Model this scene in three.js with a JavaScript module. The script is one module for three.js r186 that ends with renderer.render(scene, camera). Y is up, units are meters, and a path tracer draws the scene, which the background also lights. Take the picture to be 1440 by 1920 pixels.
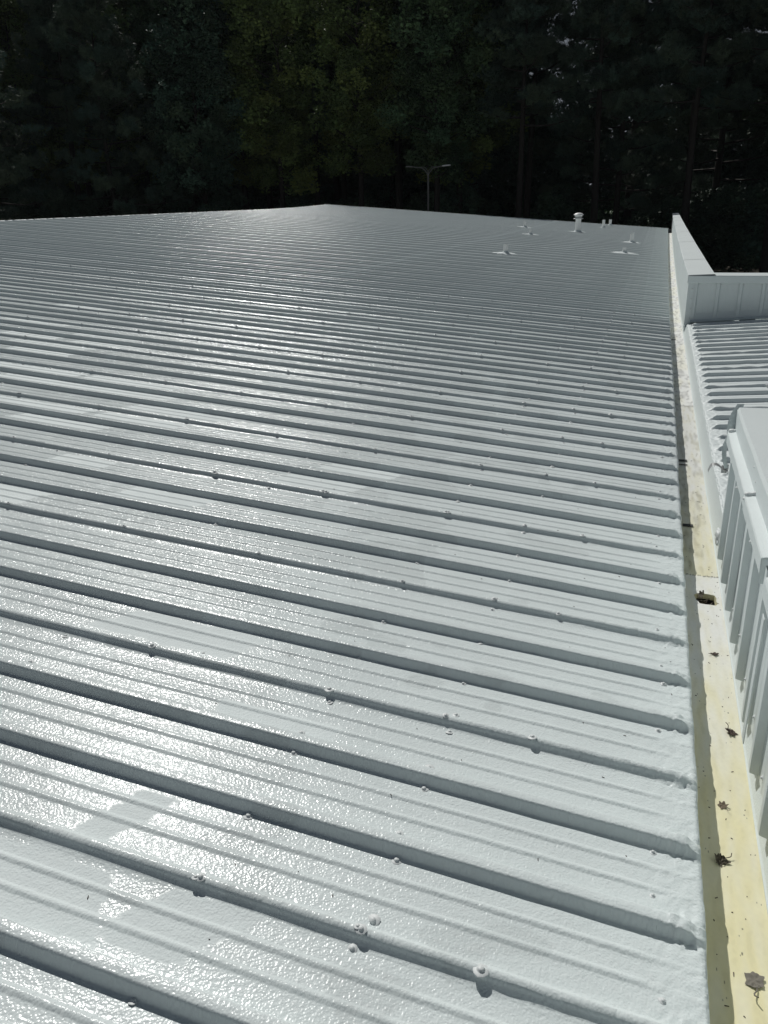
import * as THREE from 'three';
import { mergeGeometries, mergeVertices } from 'three/addons/utils/BufferGeometryUtils.js';
import { RoundedBoxGeometry } from 'three/addons/geometries/RoundedBoxGeometry.js';
import { createNoise2D, createNoise3D } from 'simplex-noise';

// ------------------------------------------------------------------ camera, sky, sun, exposure
const scene = new THREE.Scene();
const camera = new THREE.PerspectiveCamera(65.47, 0.75, 0.05, 1500);
camera.position.set(-0.2736, 1.7868, 0);
camera.rotation.set(-0.370924, 0.322926, -0.023607, 'YXZ');
scene.add(camera);

const SKY = 0.96;
const SUN_AZ = 33 * Math.PI / 180, SUN_EL = 46 * Math.PI / 180;
const sunDir = new THREE.Vector3(-Math.sin(SUN_AZ) * Math.cos(SUN_EL), Math.sin(SUN_EL), -Math.cos(SUN_AZ) * Math.cos(SUN_EL));
const skyTex = (() => {                                   // clear, slightly hazy summer sky
  const W = 512, H = 256, d = new Float32Array(W * H * 4);
  for (let j = 0; j < H; j++) for (let i = 0; i < W; i++) {
    const el = ((j + 0.5) / H - 0.5) * Math.PI, az = ((i + 0.5) / W - 0.5) * 2 * Math.PI, c = Math.cos(el);
    const dot = c * Math.cos(az) * sunDir.x + Math.sin(el) * sunDir.y + c * Math.sin(az) * sunDir.z;
    const h = Math.pow(1 - Math.max(0, Math.sin(el)), 3), gl = Math.exp((dot - 1) * 9) * 0.10 + Math.exp((dot - 1) * 90) * 0.25;
    const k = (j * W + i) * 4;
    d[k] = (0.036 + 0.215 * h + gl) * SKY; d[k + 1] = (0.050 + 0.222 * h + gl * 0.99) * SKY; d[k + 2] = (0.078 + 0.220 * h + gl * 0.96) * SKY; d[k + 3] = 1;
  }
  const t = new THREE.DataTexture(d, W, H, THREE.RGBAFormat, THREE.FloatType);
  t.mapping = THREE.EquirectangularReflectionMapping; t.magFilter = THREE.LinearFilter; t.minFilter = THREE.LinearFilter; t.needsUpdate = true; return t;
})();
scene.background = skyTex;
scene.environment = skyTex;

const sun = new THREE.DirectionalLight(new THREE.Color(1, 0.985, 0.945), 4);
sun.position.copy(sunDir).multiplyScalar(120).add(new THREE.Vector3(-8, 0, -25));
sun.target.position.set(-8, 0, -25);
sun.castShadow = true;
sun.shadow.mapSize.set(4096, 4096);
Object.assign(sun.shadow.camera, { left: -70, right: 70, top: 70, bottom: -70, near: 1, far: 300 });
scene.add(sun, sun.target);

const renderer = new THREE.WebGLRenderer({ antialias: true });
renderer.toneMapping = THREE.LinearToneMapping;
renderer.toneMappingExposure = 0.73;
renderer.shadowMap.enabled = true;

// ------------------------------------------------------------------ helpers
function rng(seed) { let s = seed | 0; return () => { s = (s + 0x6d2b79f5) | 0; let t = Math.imul(s ^ (s >>> 15), 1 | s); t = (t + Math.imul(t ^ (t >>> 7), 61 | t)) ^ t; return ((t ^ (t >>> 14)) >>> 0) / 4294967296; }; }
const n2 = createNoise2D(rng(11)), n3 = createNoise3D(rng(12));
const clamp = THREE.MathUtils.clamp, lerp = THREE.MathUtils.lerp, sstep = THREE.MathUtils.smoothstep;
const lin = (r, g, b) => new THREE.Color().setRGB(r, g, b);
const taken = new Map();
function numbered(name) { const k = taken.get(name) ?? 0; taken.set(name, k + 1); return k ? `${name}_${String(k).padStart(3, '0')}` : name; }
function thing(name, label, category, pos = [0, 0, 0], group) {
  const o = new THREE.Group(); o.name = numbered(name); o.position.set(...pos); o.userData = { label, category };
  if (group) o.userData.group = group;
  scene.add(o); return o;
}
// a part whose geometry is in world coordinates (or local to `at`), hung under a group
function part(parent, name, geo, mat, at = [0, 0, 0]) {
  const m = new THREE.Mesh(geo, mat); m.name = name; m.castShadow = m.receiveShadow = true;
  parent.updateMatrixWorld(true);
  const w = new THREE.Vector3().setFromMatrixPosition(parent.matrixWorld);
  m.position.set(at[0] - w.x, at[1] - w.y, at[2] - w.z);
  parent.add(m); return m;
}
function structure(name, geo, mat) { const m = new THREE.Mesh(geo, mat); m.name = name; m.userData.kind = 'structure'; m.receiveShadow = m.castShadow = true; scene.add(m); return m; }
function box(w, h, d, x = 0, y = 0, z = 0, r = 0) { const g = r ? new RoundedBoxGeometry(w, h, d, 2, r) : new THREE.BoxGeometry(w, h, d); g.translate(x, y, z); return g; }
// grid surface: rows of points; uv in metres by (ua, va)
function gridGeo(rows, cols, f, uvf, uv1f) {
  const pos = [], uv = [], uv1 = [], idx = [];
  for (let i = 0; i < rows; i++) for (let j = 0; j < cols; j++) {
    const p = f(i, j); pos.push(p[0], p[1], p[2]);
    const t = uvf(i, j, p); uv.push(t[0], t[1]);
    if (uv1f) { const q = uv1f(i, j, p); uv1.push(q[0], q[1]); }
  }
  for (let i = 0; i < rows - 1; i++) for (let j = 0; j < cols - 1; j++) { const a = i * cols + j, b = a + 1, c = a + cols, d = c + 1; idx.push(a, c, b, b, c, d); }
  const g = new THREE.BufferGeometry();
  g.setAttribute('position', new THREE.Float32BufferAttribute(pos, 3));
  g.setAttribute('uv', new THREE.Float32BufferAttribute(uv, 2));
  if (uv1f) g.setAttribute('uv1', new THREE.Float32BufferAttribute(uv1, 2));
  g.setIndex(idx); g.computeVertexNormals(); return g;
}
// extrude an open or closed outline [[x,y]...] along z from z0 to z1, flat-shaded bends
function sweepZ(line, z0, z1, segs = 1, wob) {
  const pos = [], uv = [], idx = []; let v = 0, len = 0;
  for (let k = 0; k < line.length - 1; k++) {
    const [ax, ay] = line[k], [bx, by] = line[k + 1], l = Math.hypot(bx - ax, by - ay);
    for (let s = 0; s <= segs; s++) {
      const z = lerp(z0, z1, s / segs), o = wob ? wob(z) : [0, 0];
      pos.push(ax + o[0], ay + o[1], z, bx + o[0], by + o[1], z); uv.push(len, z, len + l, z);
    }
    for (let s = 0; s < segs; s++) { const a = v + s * 2; idx.push(a, a + 1, a + 2, a + 1, a + 3, a + 2); }
    v += (segs + 1) * 2; len += l;
  }
  const g = new THREE.BufferGeometry();
  g.setAttribute('position', new THREE.Float32BufferAttribute(pos, 3)); g.setAttribute('uv', new THREE.Float32BufferAttribute(uv, 2));
  g.setIndex(idx); g.computeVertexNormals(); return g;
}
function merge(list) { return mergeGeometries(list.map((g) => { const q = g.index ? g.toNonIndexed() : g; for (const k of Object.keys(q.attributes)) if (!['position', 'normal', 'uv'].includes(k)) q.deleteAttribute(k); return q; })); }
function tex(w, h, f, { srgb = false, rx = 1, ry = 1, wrap = true, channel = 0 } = {}) {
  const d = new Uint8Array(w * h * 4);
  for (let y = 0; y < h; y++) for (let x = 0; x < w; x++) { const c = f(x / w, y / h, x, y), i = (y * w + x) * 4; d[i] = clamp(c[0], 0, 1) * 255; d[i + 1] = clamp(c[1], 0, 1) * 255; d[i + 2] = clamp(c[2], 0, 1) * 255; d[i + 3] = 255; }
  const t = new THREE.DataTexture(d, w, h); t.magFilter = THREE.LinearFilter; t.minFilter = THREE.LinearMipmapLinearFilter; t.generateMipmaps = true;
  t.wrapS = t.wrapT = wrap ? THREE.RepeatWrapping : THREE.ClampToEdgeWrapping; t.repeat.set(rx, ry); t.channel = channel;
  if (srgb) t.colorSpace = THREE.SRGBColorSpace; t.needsUpdate = true; return t;
}
// tileable noise on a unit square at frequency f (periods per tile)
function hash2(i, j, s) { let h = Math.imul(i, 374761393) + Math.imul(j, 668265263) + Math.imul(s, 974634777); h = Math.imul(h ^ (h >>> 13), 1274126177); return ((h ^ (h >>> 16)) >>> 0) / 4294967296; }
function vn(u, v, f, s = 0) { // tileable value noise, -1..1
  const x = u * f, y = v * f, i = Math.floor(x), j = Math.floor(y), a = x - i, b = y - j, sx = a * a * (3 - 2 * a), sy = b * b * (3 - 2 * b);
  const m = (q) => ((q % f) + f) % f;
  return lerp(lerp(hash2(m(i), m(j), s), hash2(m(i + 1), m(j), s), sx), lerp(hash2(m(i), m(j + 1), s), hash2(m(i + 1), m(j + 1), s), sx), sy) * 2 - 1;
}

// ------------------------------------------------------------------ measures of the place
const TH = 0.0821;              // roof rise per metre
const SP = 0.3048;              // rib spacing
const Z0 = -1.642;              // near toe of rib 0
const RC = (k) => Z0 - 0.042 - SP * k;   // centre of rib k
const GY = -4.6;                // ground level
const ZEND = -50.45;            // far gable
const bend = (z) => (z < -14 ? 0.19 * Math.pow((-z - 14) / 36, 1.3) : 0);
const ridgePts = [[8, -18.2], [-20, -18.35], [-28, -18.6], [-38.5, -19.0], [-43, -19.4], [-46.5, -19.95], [-51, -20.75]];
function ridgeX(z) { for (let i = 0; i < ridgePts.length - 1; i++) { const [a, xa] = ridgePts[i], [b, xb] = ridgePts[i + 1]; if (z <= a && z >= b) return lerp(xa, xb, (z - a) / (b - a)); } return z > 0 ? -18.2 : -20.75; }

// ------------------------------------------------------------------ materials
// orange-peel of the rolled coating: 1.2 m tile
const peel = tex(1024, 1024, (u, v) => {
  const f = 0.5 + 0.24 * vn(u, v, 230, 1) + 0.22 * vn(u, v, 140, 2) + 0.10 * vn(u, v, 60, 3) + 0.05 * vn(u, v, 17, 4);
  return [f, f, f];
}, { rx: 1 / 0.95, ry: 1 / 0.95 });
// dry (matt) and still glossy patches of the coating, uv1 spans x -8..0.2, z -13..1.5
const PX0 = -8, PX1 = 0.2, PZ0 = -13, PZ1 = 1.5;
const patches = [];
{
  const add = (x0, x1, k0, k1, sk = 0) => patches.push([x0, x1, Z0 - SP * k1, Z0 - SP * k0, sk]);
  add(-7.5, -6.6, 19.26, 19.98, .1); add(-6.9, -6.2, 17.26, 17.97, .1); add(-5.95, -5.3, 17.26, 17.97, .08); add(-6.3, -5.6, 15.26, 15.98, .05);
  add(-5.95, -5.0, 13.27, 13.98, .1); add(-5.6, -4.9, 12.26, 12.98, .1); add(-4.55, -3.9, 12.26, 12.98, .1); add(-4.15, -3.45, 10.26, 10.98, .1);
  add(-3.78, -3.4, 7.26, 7.96, .06); add(-4.2, -3.42, 5.27, 5.98, .1); add(-2.24, -1.62, 2.35, 2.98, .12); add(-1.62, -1.5, -1.1, -.06, .1);
  add(-2.3, -1.53, -1.72, -1.02, -.1); add(-1.34, -1.08, -1.6, -0.95, .12); add(-3.0, -2.45, 0.25, 0.6, .1); add(-3.05, -2.55, 6.27, 6.98, .1);
  add(-2.35, -1.85, 8.28, 8.98, .1); add(-1.6, -1.15, 1.28, 1.6, .05); add(-2.2, -1.7, 9.27, 9.97, .1);
  const r = rng(77);
  for (let k = 6; k < 36; k++) for (let q = 0; q < 2; q++) if (r() < 0.5) { const x = -7.8 + r() * 4.6, w = 0.35 + r() * 0.9; add(x, x + w, k + 0.27, k + 0.97, .1); }
}
function coatAt(x, z) {                                   // [roughness, dry 0..1]
  let r = 0.20 + 0.03 * n2(x * 1.3, z * 1.1) + 0.035 * n2(x * 4.1 + 9, z * 5.3) + sstep(x, -1.3, -0.25) * 0.12, dry = 0;
  const jx = 0.02 * n2(x * 2.5, z * 5) + 0.008 * n2(x * 40, z * 40), jz = 0.01 * n2(x * 3 + 40, z * 6);
  for (const [x0, x1, z0, z1, sk] of patches) {
    const xs = x + jx + (z - z0) * sk / 0.2;
    if (xs > x0 && xs < x1 && z + jz > z0 && z + jz < z1) { r = 0.62 + 0.03 * n2(x * 9, z * 9); dry = 1; }
  }
  return [r, dry];
}
const sheen = tex(1024, 1536, (u, v) => { const r = coatAt(lerp(PX0, PX1, u), lerp(PZ0, PZ1, v))[0]; return [r, r, r]; }, { wrap: false, channel: 1 });
// the wet-looking coat is a shade greyer than where it has dried
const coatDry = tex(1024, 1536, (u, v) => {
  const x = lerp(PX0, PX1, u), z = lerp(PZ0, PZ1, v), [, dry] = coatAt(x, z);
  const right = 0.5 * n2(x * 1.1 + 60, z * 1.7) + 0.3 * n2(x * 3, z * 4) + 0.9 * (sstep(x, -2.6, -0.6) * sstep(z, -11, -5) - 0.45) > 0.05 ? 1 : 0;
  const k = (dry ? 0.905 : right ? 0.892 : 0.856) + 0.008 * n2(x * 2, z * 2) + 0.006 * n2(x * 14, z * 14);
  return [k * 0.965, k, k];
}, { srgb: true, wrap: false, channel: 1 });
const coatTone = tex(1024, 1024, (u, v) => {
  const s = 0.5 * vn(u, v, 5, 21) + 0.3 * vn(u, v, 23, 22) + 0.2 * vn(u, v, 120, 23);
  let k = 0.885 + 0.014 * s; const sp = vn(u, v, 256, 29) > 0.965 && vn(u, v, 31, 28) > 0.55 ? 0.72 : 1;
  return [k * 0.965 * sp, k * 1.0 * sp, k * 1.0 * sp];
}, { srgb: true, rx: 1 / 3.1, ry: 1 / 3.1 });
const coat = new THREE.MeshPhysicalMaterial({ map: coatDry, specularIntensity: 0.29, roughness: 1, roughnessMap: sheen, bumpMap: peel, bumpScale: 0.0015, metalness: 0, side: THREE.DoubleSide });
const coatPlain = new THREE.MeshStandardMaterial({ map: coatTone, roughness: 0.5, bumpMap: peel, bumpScale: 0.0010, side: THREE.DoubleSide });
const blob = new THREE.MeshStandardMaterial({ color: lin(0.68, 0.71, 0.71), roughness: 0.5 });
const sidingMat = new THREE.MeshStandardMaterial({ map: coatTone, roughness: 0.42, bumpMap: peel, bumpScale: 0.00025, side: THREE.DoubleSide });
const steel = new THREE.MeshStandardMaterial({ color: lin(0.42, 0.43, 0.43), roughness: 0.45, metalness: 0.6, side: THREE.DoubleSide });
const pipeMat = new THREE.MeshStandardMaterial({ color: lin(0.80, 0.81, 0.80), roughness: 0.5 });
const darkMetal = new THREE.MeshStandardMaterial({ color: lin(0.03, 0.032, 0.035), roughness: 0.6, metalness: 0.2, side: THREE.DoubleSide });
const wallMat = new THREE.MeshStandardMaterial({ color: lin(0.55, 0.55, 0.52), roughness: 0.6 });
// gutter floors: 0.5 m x 4 m tiles
function dirtSpeck(u, v, s, a) { return vn(u * 1, v * 1, 512, s) > 0.93 && vn(u, v, 61, s + 1) > a ? 0.35 : 1; }
const GZ0 = -9, GZ1 = 0;                                  // floor of the near lengths: x 0..0.25, z -9..0
const gutterCream = tex(128, 2048, (u, v) => {
  const x = u * 0.25, z = lerp(GZ0, GZ1, v), w = z + 0.25 * n2(z * 1.4, x * 6) + 0.06 * n2(z * 6, x * 25);
  const c = n2(z * 5 + 30, x * 22), f = n2(z * 30, x * 40), b = n2(z * 1.6 + 13, x * 7 + 2);
  let y = z > -4.27 ? lerp(0.06, 0.85, sstep(w, -3.9, -2.0)) : lerp(0.06, 0.5, sstep(w, -6.6, -4.6));
  y = clamp(y + 0.12 * c + 0.16 * n2(z * 2.4, x * 16), 0, 1);
  const grey = z > -4.27 ? 0.04 * sstep(c + 0.5 * f, 0.2, 1) : 0.10 * sstep(b + 0.7 * c + 0.3 * f, -0.1, 1) + 0.06 * sstep(c, 0.4, 0.9);
  const joint = Math.abs(z + 4.27 + 0.008 * n2(x * 60, 1)) < 0.008 && n2(x * 90, 4) > -0.2 ? 0.35 : 0;
  const sp = hash2(Math.floor(u * 100), Math.floor(v * 1800), 5) > 0.9965 && n2(z * 2.2, x * 8 + 5) > 0.0 ? 0.5 : 1;
  const k = (0.985 + 0.012 * f) * sp * (1 - grey) * (1 - joint);
  return [k * lerp(0.905, 0.895, y), k * lerp(0.905, 0.865, y), k * lerp(0.885, 0.70, y)];
}, { srgb: true, rx: 1 / 0.25, ry: 1 / 9, wrap: false });
gutterCream.offset.set(0, 1);
const gutterWhite = tex(256, 2048, (u, v) => {
  const x = u * 0.5, z = v * 4, b = n2(z * 1.6 + 13, x * 7 + 2), c = n2(z * 5 + 31, x * 14), f = n2(z * 30, x * 30);
  const st = 0.13 * sstep(b + 0.6 * c + 0.25 * f, -0.35, 0.9) + 0.10 * sstep(c + 0.5 * f, 0.35, 0.9);
  const yel = clamp(n2(z * 0.9 + 50, x * 5) + 0.1, 0, 0.6);
  const sp = hash2(Math.floor(u * 150), Math.floor(v * 1200), 9) > 0.997 && n2(z * 2, x * 6) > -0.1 ? 0.55 : 1;
  const k = (0.915 + 0.012 * f) * sp * (1 - st);
  return [k, k * (1 - 0.01 * yel), k * (0.985 - 0.07 * yel)];
}, { srgb: true, rx: 2, ry: 0.25 });
const creamMat = new THREE.MeshStandardMaterial({ map: gutterCream, roughness: 0.38, side: THREE.DoubleSide });
const gwhiteMat = new THREE.MeshStandardMaterial({ map: gutterWhite, roughness: 0.5, bumpMap: peel, bumpScale: 0.001, side: THREE.DoubleSide });

// ------------------------------------------------------------------ ground
{
  const gt = tex(512, 512, (u, v) => { const s = 0.5 * vn(u, v, 7, 61) + 0.3 * vn(u, v, 41, 62) + 0.2 * vn(u, v, 200, 63); return [0.26 + 0.07 * s, 0.235 + 0.06 * s, 0.18 + 0.05 * s]; }, { srgb: true, rx: 1 / 9, ry: 1 / 9 });
  const g = gridGeo(80, 80, (i, j) => { const x = (i - 40) * 22, z = (j - 40) * 22; const far = sstep(Math.hypot(x, z + 30), 75, 260); return [x, GY + far * 4 * (0.5 + 0.5 * n2(x * 0.01, z * 0.01)), z]; }, (i, j, p) => [p[0], p[2]]);
  structure('ground', g, new THREE.MeshStandardMaterial({ map: gt, roughness: 0.95, side: THREE.DoubleSide }));
  const at = tex(512, 512, (u, v) => { const s = 0.3 * vn(u, v, 9, 71) + 0.7 * vn(u, v, 250, 72); const k = 0.25 + 0.05 * s; return [k, k, k * 1.02]; }, { srgb: true, rx: 1 / 4, ry: 1 / 4 });
  const lot = gridGeo(2, 2, (i, j) => [lerp(-40, 14, i), GY + 0.02, lerp(-62, -50.9, j)], (i, j, p) => [p[0], p[2]]);
  structure('parking_lot', lot, new THREE.MeshStandardMaterial({ map: at, roughness: 0.9, side: THREE.DoubleSide }));
}

// ------------------------------------------------------------------ main building: ribbed roof, gutter, walls
const main = thing('metal_roofed_building', 'long low building with white coated ribbed metal roof sloping to a gutter', 'building', [-9, GY, -24]);

// cross profile of one rib period, u = offset from rib centre towards -z (away); [u, height]
const HR = 0.0365;
const ribKeys = [[-.042, 0], [-.035, .0008], [-.031, .0045], [-.0215, .0285], [-.0175, .0345], [-.0130, HR], [0, HR + .0004], [.0130, HR], [.0175, .0345], [.0215, .0285], [.031, .0045], [.035, .0008], [.042, 0]];
const minor = (c) => [[c - .016, 0], [c - .011, .0008], [c - .0065, .0046], [c, .0056], [c + .0065, .0046], [c + .011, .0008], [c + .016, 0]];
function lapHeight(u, x) { // rounded, coating-filled lap rib, soft and uneven toe on the near side
  const toe = 0.058 + 0.012 * n2(x * 2.2, 3.3) + 0.006 * n2(x * 11, 8.1);
  const a = u < 0 ? clamp(1 + u / toe, 0, 1) : clamp(1 - u / 0.040, 0, 1);
  const core = clamp((0.026 - Math.abs(u)) / 0.016, 0, 1);
  return 0.0145 * a * a + 0.0165 * (core * core * (3 - 2 * core)) + 0.001 * n2(x * 7, u * 60);
}
const profFine = [], profMid = [];
{
  const base = [...ribKeys.map((k) => k[0]), ...minor(.118).map((k) => k[0]), ...minor(.196).map((k) => k[0])];
  for (let q = 0; q < 3; q++) {
    const us = [...base, .052, .064, .077, .09, .146, .157, .168, .225, .238, .252].sort((a, b) => a - b);
    for (const u of us) profFine.push([q, u]);
    for (const u of base.slice().sort((a, b) => a - b)) profMid.push([q, u]);
  }
}
const H0 = (u) => { for (const set of [ribKeys, minor(.118), minor(.196)]) for (let i = 0; i < set.length - 1; i++) if (u >= set[i][0] - 1e-9 && u <= set[i + 1][0] + 1e-9) { const a = set[i], b = set[i + 1]; return lerp(a[1], b[1], (u - a[0]) / (b[0] - a[0])); } return 0; };
const lapIdx = (k) => ((k % 3) + 3) % 3 === 2;
// roof surface height above the eave plane, for rib k, offset u
function roofY(x, k, u, fine) {
  const z = RC(k) - u;
  let h;
  if (lapIdx(k) && Math.abs(u) < 0.07) h = lapHeight(u, x + k * 3.7); else h = H0(u);
  const isRib = Math.abs(u) < 0.07;
  if (fine) {
    const e = sstep(x, -0.048 + 0.016 * n2(k * 3.3, 1), 0.002);    // rib closure at the eave
    if (isRib) h *= 1 - 0.62 * e; else h *= 1 - sstep(x, -0.2, -0.06) * 0.75;
    const rough = sstep(x, -0.2, -0.06);
    h += rough * (0.0018 * n3(x * 22, z * 22, 1) + 0.0016 * n3(x * 70, z * 70, 4)) + rough * isRib * sstep(x, -0.11, -0.05) * 0.006 * n3(x * 42, z * 42, 9);
    h += 0.0008 * n2(x * 5, z * 8);
  }
  h += 0.0022 * n2(x * 0.45, z * 0.9 + 20);
  return -x * TH + h;
}
const stationsFine = (() => { const a = []; for (let x = -0.004; x > -0.2; x -= 0.0085) a.push(x); for (let x = -0.2; x > -0.6; x -= 0.04) a.push(x); for (let x = -0.6; x > -4; x -= 0.17) a.push(x); for (let x = -4; x > -17.9; x -= 0.7) a.push(x); return a; })();
const stationsMid = (() => { const a = []; for (let x = -0.004; x > -0.13; x -= 0.021) a.push(x); for (let x = -0.16; x > -17.9; x -= x > -1 ? 0.28 : 1.4) a.push(x); return a; })();
const roofPanels = [];
function lipShift(z) { return 0.0035 * n2(z * 3.5, 7) + 0.0012 * n2(z * 15, 3); }
for (let k = -13; RC(k) > ZEND + 0.2; k += 3) {          // a sheet = three ribs, the last one its lap
  const zc = RC(k), near = zc > -9, prof = near ? profFine : profMid, st = near ? stationsFine : stationsMid;
  const rowsX = [0.004, 0.014, 0.012, ...st, 'ridge'];
  const cols = prof.map(([q, u]) => [k + q, u]).filter(([kk, u]) => RC(kk) - u > ZEND);
  // overlap the next sheet exactly at its first column
  const kn = k + 3; if (RC(kn) + 0.042 > ZEND) cols.push([kn, -0.042]);
  const g = gridGeo(rowsX.length, cols.length, (i, j) => {
    const [kk, u] = cols[j], z = RC(kk) - u, b = bend(z);
    if (i < 3) { const w = lipShift(z); return [[0.002, -0.05], [0.013 + w, -0.026 + 0.5 * w], [0.009 + w, -0.004]][i].concat().reduce((p, c, q) => (p.push(q === 0 ? c + b : c + (i === 2 ? (roofY(-0.004, kk, u, near) * 0.6) : 0)), p), []).concat(z); }
    let x = rowsX[i]; if (x === 'ridge') x = ridgeX(z);
    const y = roofY(x, kk, u, near);
    return [x + b * clamp(1 + x / 6, 0, 1), y, z];
  }, (i, j, p) => [p[0], p[2]], (i, j, p) => [(p[0] - PX0) / (PX1 - PX0), (p[2] - PZ0) / (PZ1 - PZ0)]);
  g.translate(0, 0, -zc);
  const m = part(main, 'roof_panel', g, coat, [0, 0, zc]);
  roofPanels.push([k, zc, m]);
}
// screws: domes of coating over a washer
const screwGeos = [0, 1, 2].map((v) => {
  const pts = [[0.0098, 0], [0.009, 0.0016], [0.0062, 0.0024], [0.0046, 0.0036], [0.0042, 0.0062], [0.0026, 0.0075], [0, 0.008]].map(([r, y]) => new THREE.Vector2(r * (1 + 0.15 * v), y * (1 + 0.1 * v)));
  const g = new THREE.LatheGeometry(pts.reverse(), 9); const p = g.attributes.position;
  for (let i = 0; i < p.count; i++) p.setXYZ(i, p.getX(i) * (1 + 0.12 * n3(p.getX(i) * 120, p.getZ(i) * 120, v)), p.getY(i), p.getZ(i) * (1 + 0.12 * n3(p.getX(i) * 120, p.getZ(i) * 120, v + 5)));
  g.computeVertexNormals(); return g;
});
{
  const r = rng(5), list = [];
  const rows = [-0.82, -1.262, -2.38, -3.88, -5.4, -6.9, -8.4, -9.9, -11.4, -12.9, -14.4, -15.9, -17.4];
  const kMax = Math.floor((Z0 - ZEND) / SP) - 2;
  for (let k = -6; k < kMax; k++) {
    rows.forEach((x, ri) => {
      for (const u of [0.058, 0.262]) {
        const kk = u > 0.2 ? k : k; if (r() < (ri === 0 ? 0.1 : ri === 1 ? 0.45 : 0.62)) continue;
        list.push([x + (r() - .5) * 0.03, kk, u + (r() - .5) * 0.012, 1.15 + r() * 0.45]);
      }
    });
    if (lapIdx(k)) {
      for (let s = -0.53; s > -18; s -= 0.7425) list.push([s + (r() - .5) * 0.03, k, (r() - .5) * 0.008 - 0.006, 1.1 + r() * 0.5]);
      list.push([-0.83, k, 0, 1.1]);
    }
    if (r() < .6) list.push([-0.12 + (r() - .5) * 0.05, k, 0.075 + r() * 0.03, 0.7 + r() * .3]);
    if (r() < .4) list.push([-0.10 + (r() - .5) * 0.05, k, 0.24 + r() * 0.02, 0.9 + r() * .4]);
  }
  list.push([-2.75, 8, -0.004, 2.1], [-2.03, 8, -0.004, 1.7], [-1.28, 8, -0.004, 1.7], [-1.27, -1, -0.004, 1.5], [-0.82, -1, -0.004, 1.4]);
  const cam = camera.position, far = [];
  const all = list.map((s) => { const y = roofY(s[0], s[1], s[2], RC(s[1]) > -9), z = RC(s[1]) - s[2]; return { s, p: new THREE.Vector3(s[0] + bend(z) * clamp(1 + s[0] / 6, 0, 1), y - 0.001, z), d: 0 }; });
  for (const a of all) a.d = a.p.distanceTo(cam);
  all.sort((a, b) => a.d - b.d);
  const q = new THREE.Quaternion(), e = new THREE.Euler();
  let n = 0;
  for (const a of all) {
    const sc = a.s[3]; e.set((r() - .5) * .3, r() * 6.28, Math.atan(-TH) + (r() - .5) * .3); q.setFromEuler(e);
    const front = a.p.z < -0.9;
    if (front && n < 280) {
      n++;
      const own = roofPanels.find(([k]) => a.s[1] >= k && a.s[1] < k + 3); if (!own) continue;
      const m = part(own[2], 'screw', screwGeos[Math.floor(r() * 3)], blob, a.p.toArray()); m.quaternion.copy(q); m.scale.set(sc, sc * (sc > 1.05 ? 0.7 : 1), sc);
    } else if (front && a.p.z > -34) far.push(new THREE.Matrix4().compose(a.p.clone().sub(main.position), q, new THREE.Vector3(sc, sc, sc)));
  }
  const im = new THREE.InstancedMesh(screwGeos[1], blob, far.length); far.forEach((m, i) => im.setMatrixAt(i, m));
  im.name = 'screw_heads'; im.userData.kind = 'stuff'; im.castShadow = true; main.add(im);
}
// ridge cap, rear slope, rake trims
{
  const zs = []; for (let z = 4; z > ZEND; z -= 0.8) zs.push(z); zs.push(ZEND - 0.05);
  const cap = gridGeo(zs.length, 5, (i, j) => { const z = zs[i], x = ridgeX(z), o = [0.06, 0.05, 0, -0.16, -0.17][j], h = [0.001, 0.03, 0.032, 0.03, 0.0][j]; return [x + o, -x * TH + h - Math.abs(o) * TH + 0.004 * n2(z * 0.7, 2), z]; }, (i, j, p) => [p[0], p[2]]);
  part(main, 'ridge_cap', cap, coatPlain);
  const cols = []; for (let k = -14; RC(k) > ZEND + .05; k++) for (const [u, h] of [[-.035, 0], [-.014, HR], [.014, HR], [.035, 0]]) cols.push([RC(k) - u, h]); cols.push([ZEND, 0]);
  const rear = gridGeo(2, cols.length, (i, j) => { const [z, h] = cols[j], xr = ridgeX(z), x = i ? -37.5 : xr; return [x, -xr * TH + (x - xr) * TH + h, z]; }, (i, j, p) => [p[0], p[2]]);
  part(main, 'rear_roof_slope', rear, coatPlain);
  const rake = (z, d) => {
    const geos = []; const xs = [0.02 + bend(z), -4, -8, -12, -16, ridgeX(z)];
    for (let i = 0; i < xs.length - 1; i++) {
      const a = xs[i], b = xs[i + 1] - 0.004, ya = -(a > 0 ? 0 : a) * TH, yb = -b * TH;
      const s = new THREE.Shape([new THREE.Vector2(a, ya - 0.16), new THREE.Vector2(a, ya + 0.052), new THREE.Vector2(b, yb + 0.052), new THREE.Vector2(b, yb - 0.16)]);
      const g = new THREE.ExtrudeGeometry(s, { depth: 0.07, bevelEnabled: true, bevelSize: 0.006, bevelThickness: 0.006, bevelSegments: 2 }); g.translate(0, 0, z - (d ? 0.08 : 0)); geos.push(g);
    }
    return merge(geos);
  };
  part(main, 'rake_trim', rake(ZEND, 1), coatPlain);
  // walls
  const t = 0.2;
  const gable = (z) => { const s = new THREE.Shape([[-37.2, GY], [-0.06, GY], [-0.06, -0.06], [-18.6, 1.42], [-37.2, -0.06]].map((p) => new THREE.Vector2(...p))); const g = new THREE.ExtrudeGeometry(s, { depth: t, bevelEnabled: false }); g.translate(0, 0, z); return g; };
  part(main, 'wall', gable(ZEND + 0.02), wallMat);
  part(main, 'wall', gable(4.2), wallMat);
  part(main, 'wall', box(t, -GY - 0.06, 54.2, -0.17, (GY - 0.06) / 2, (ZEND + 0.22 + 4.2) / 2, 0), wallMat);
  part(main, 'wall', box(t, -GY - 0.12, 54.2, -37.05, (GY - 0.12) / 2, (ZEND + 0.22 + 4.2) / 2, 0), wallMat);
}
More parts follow.
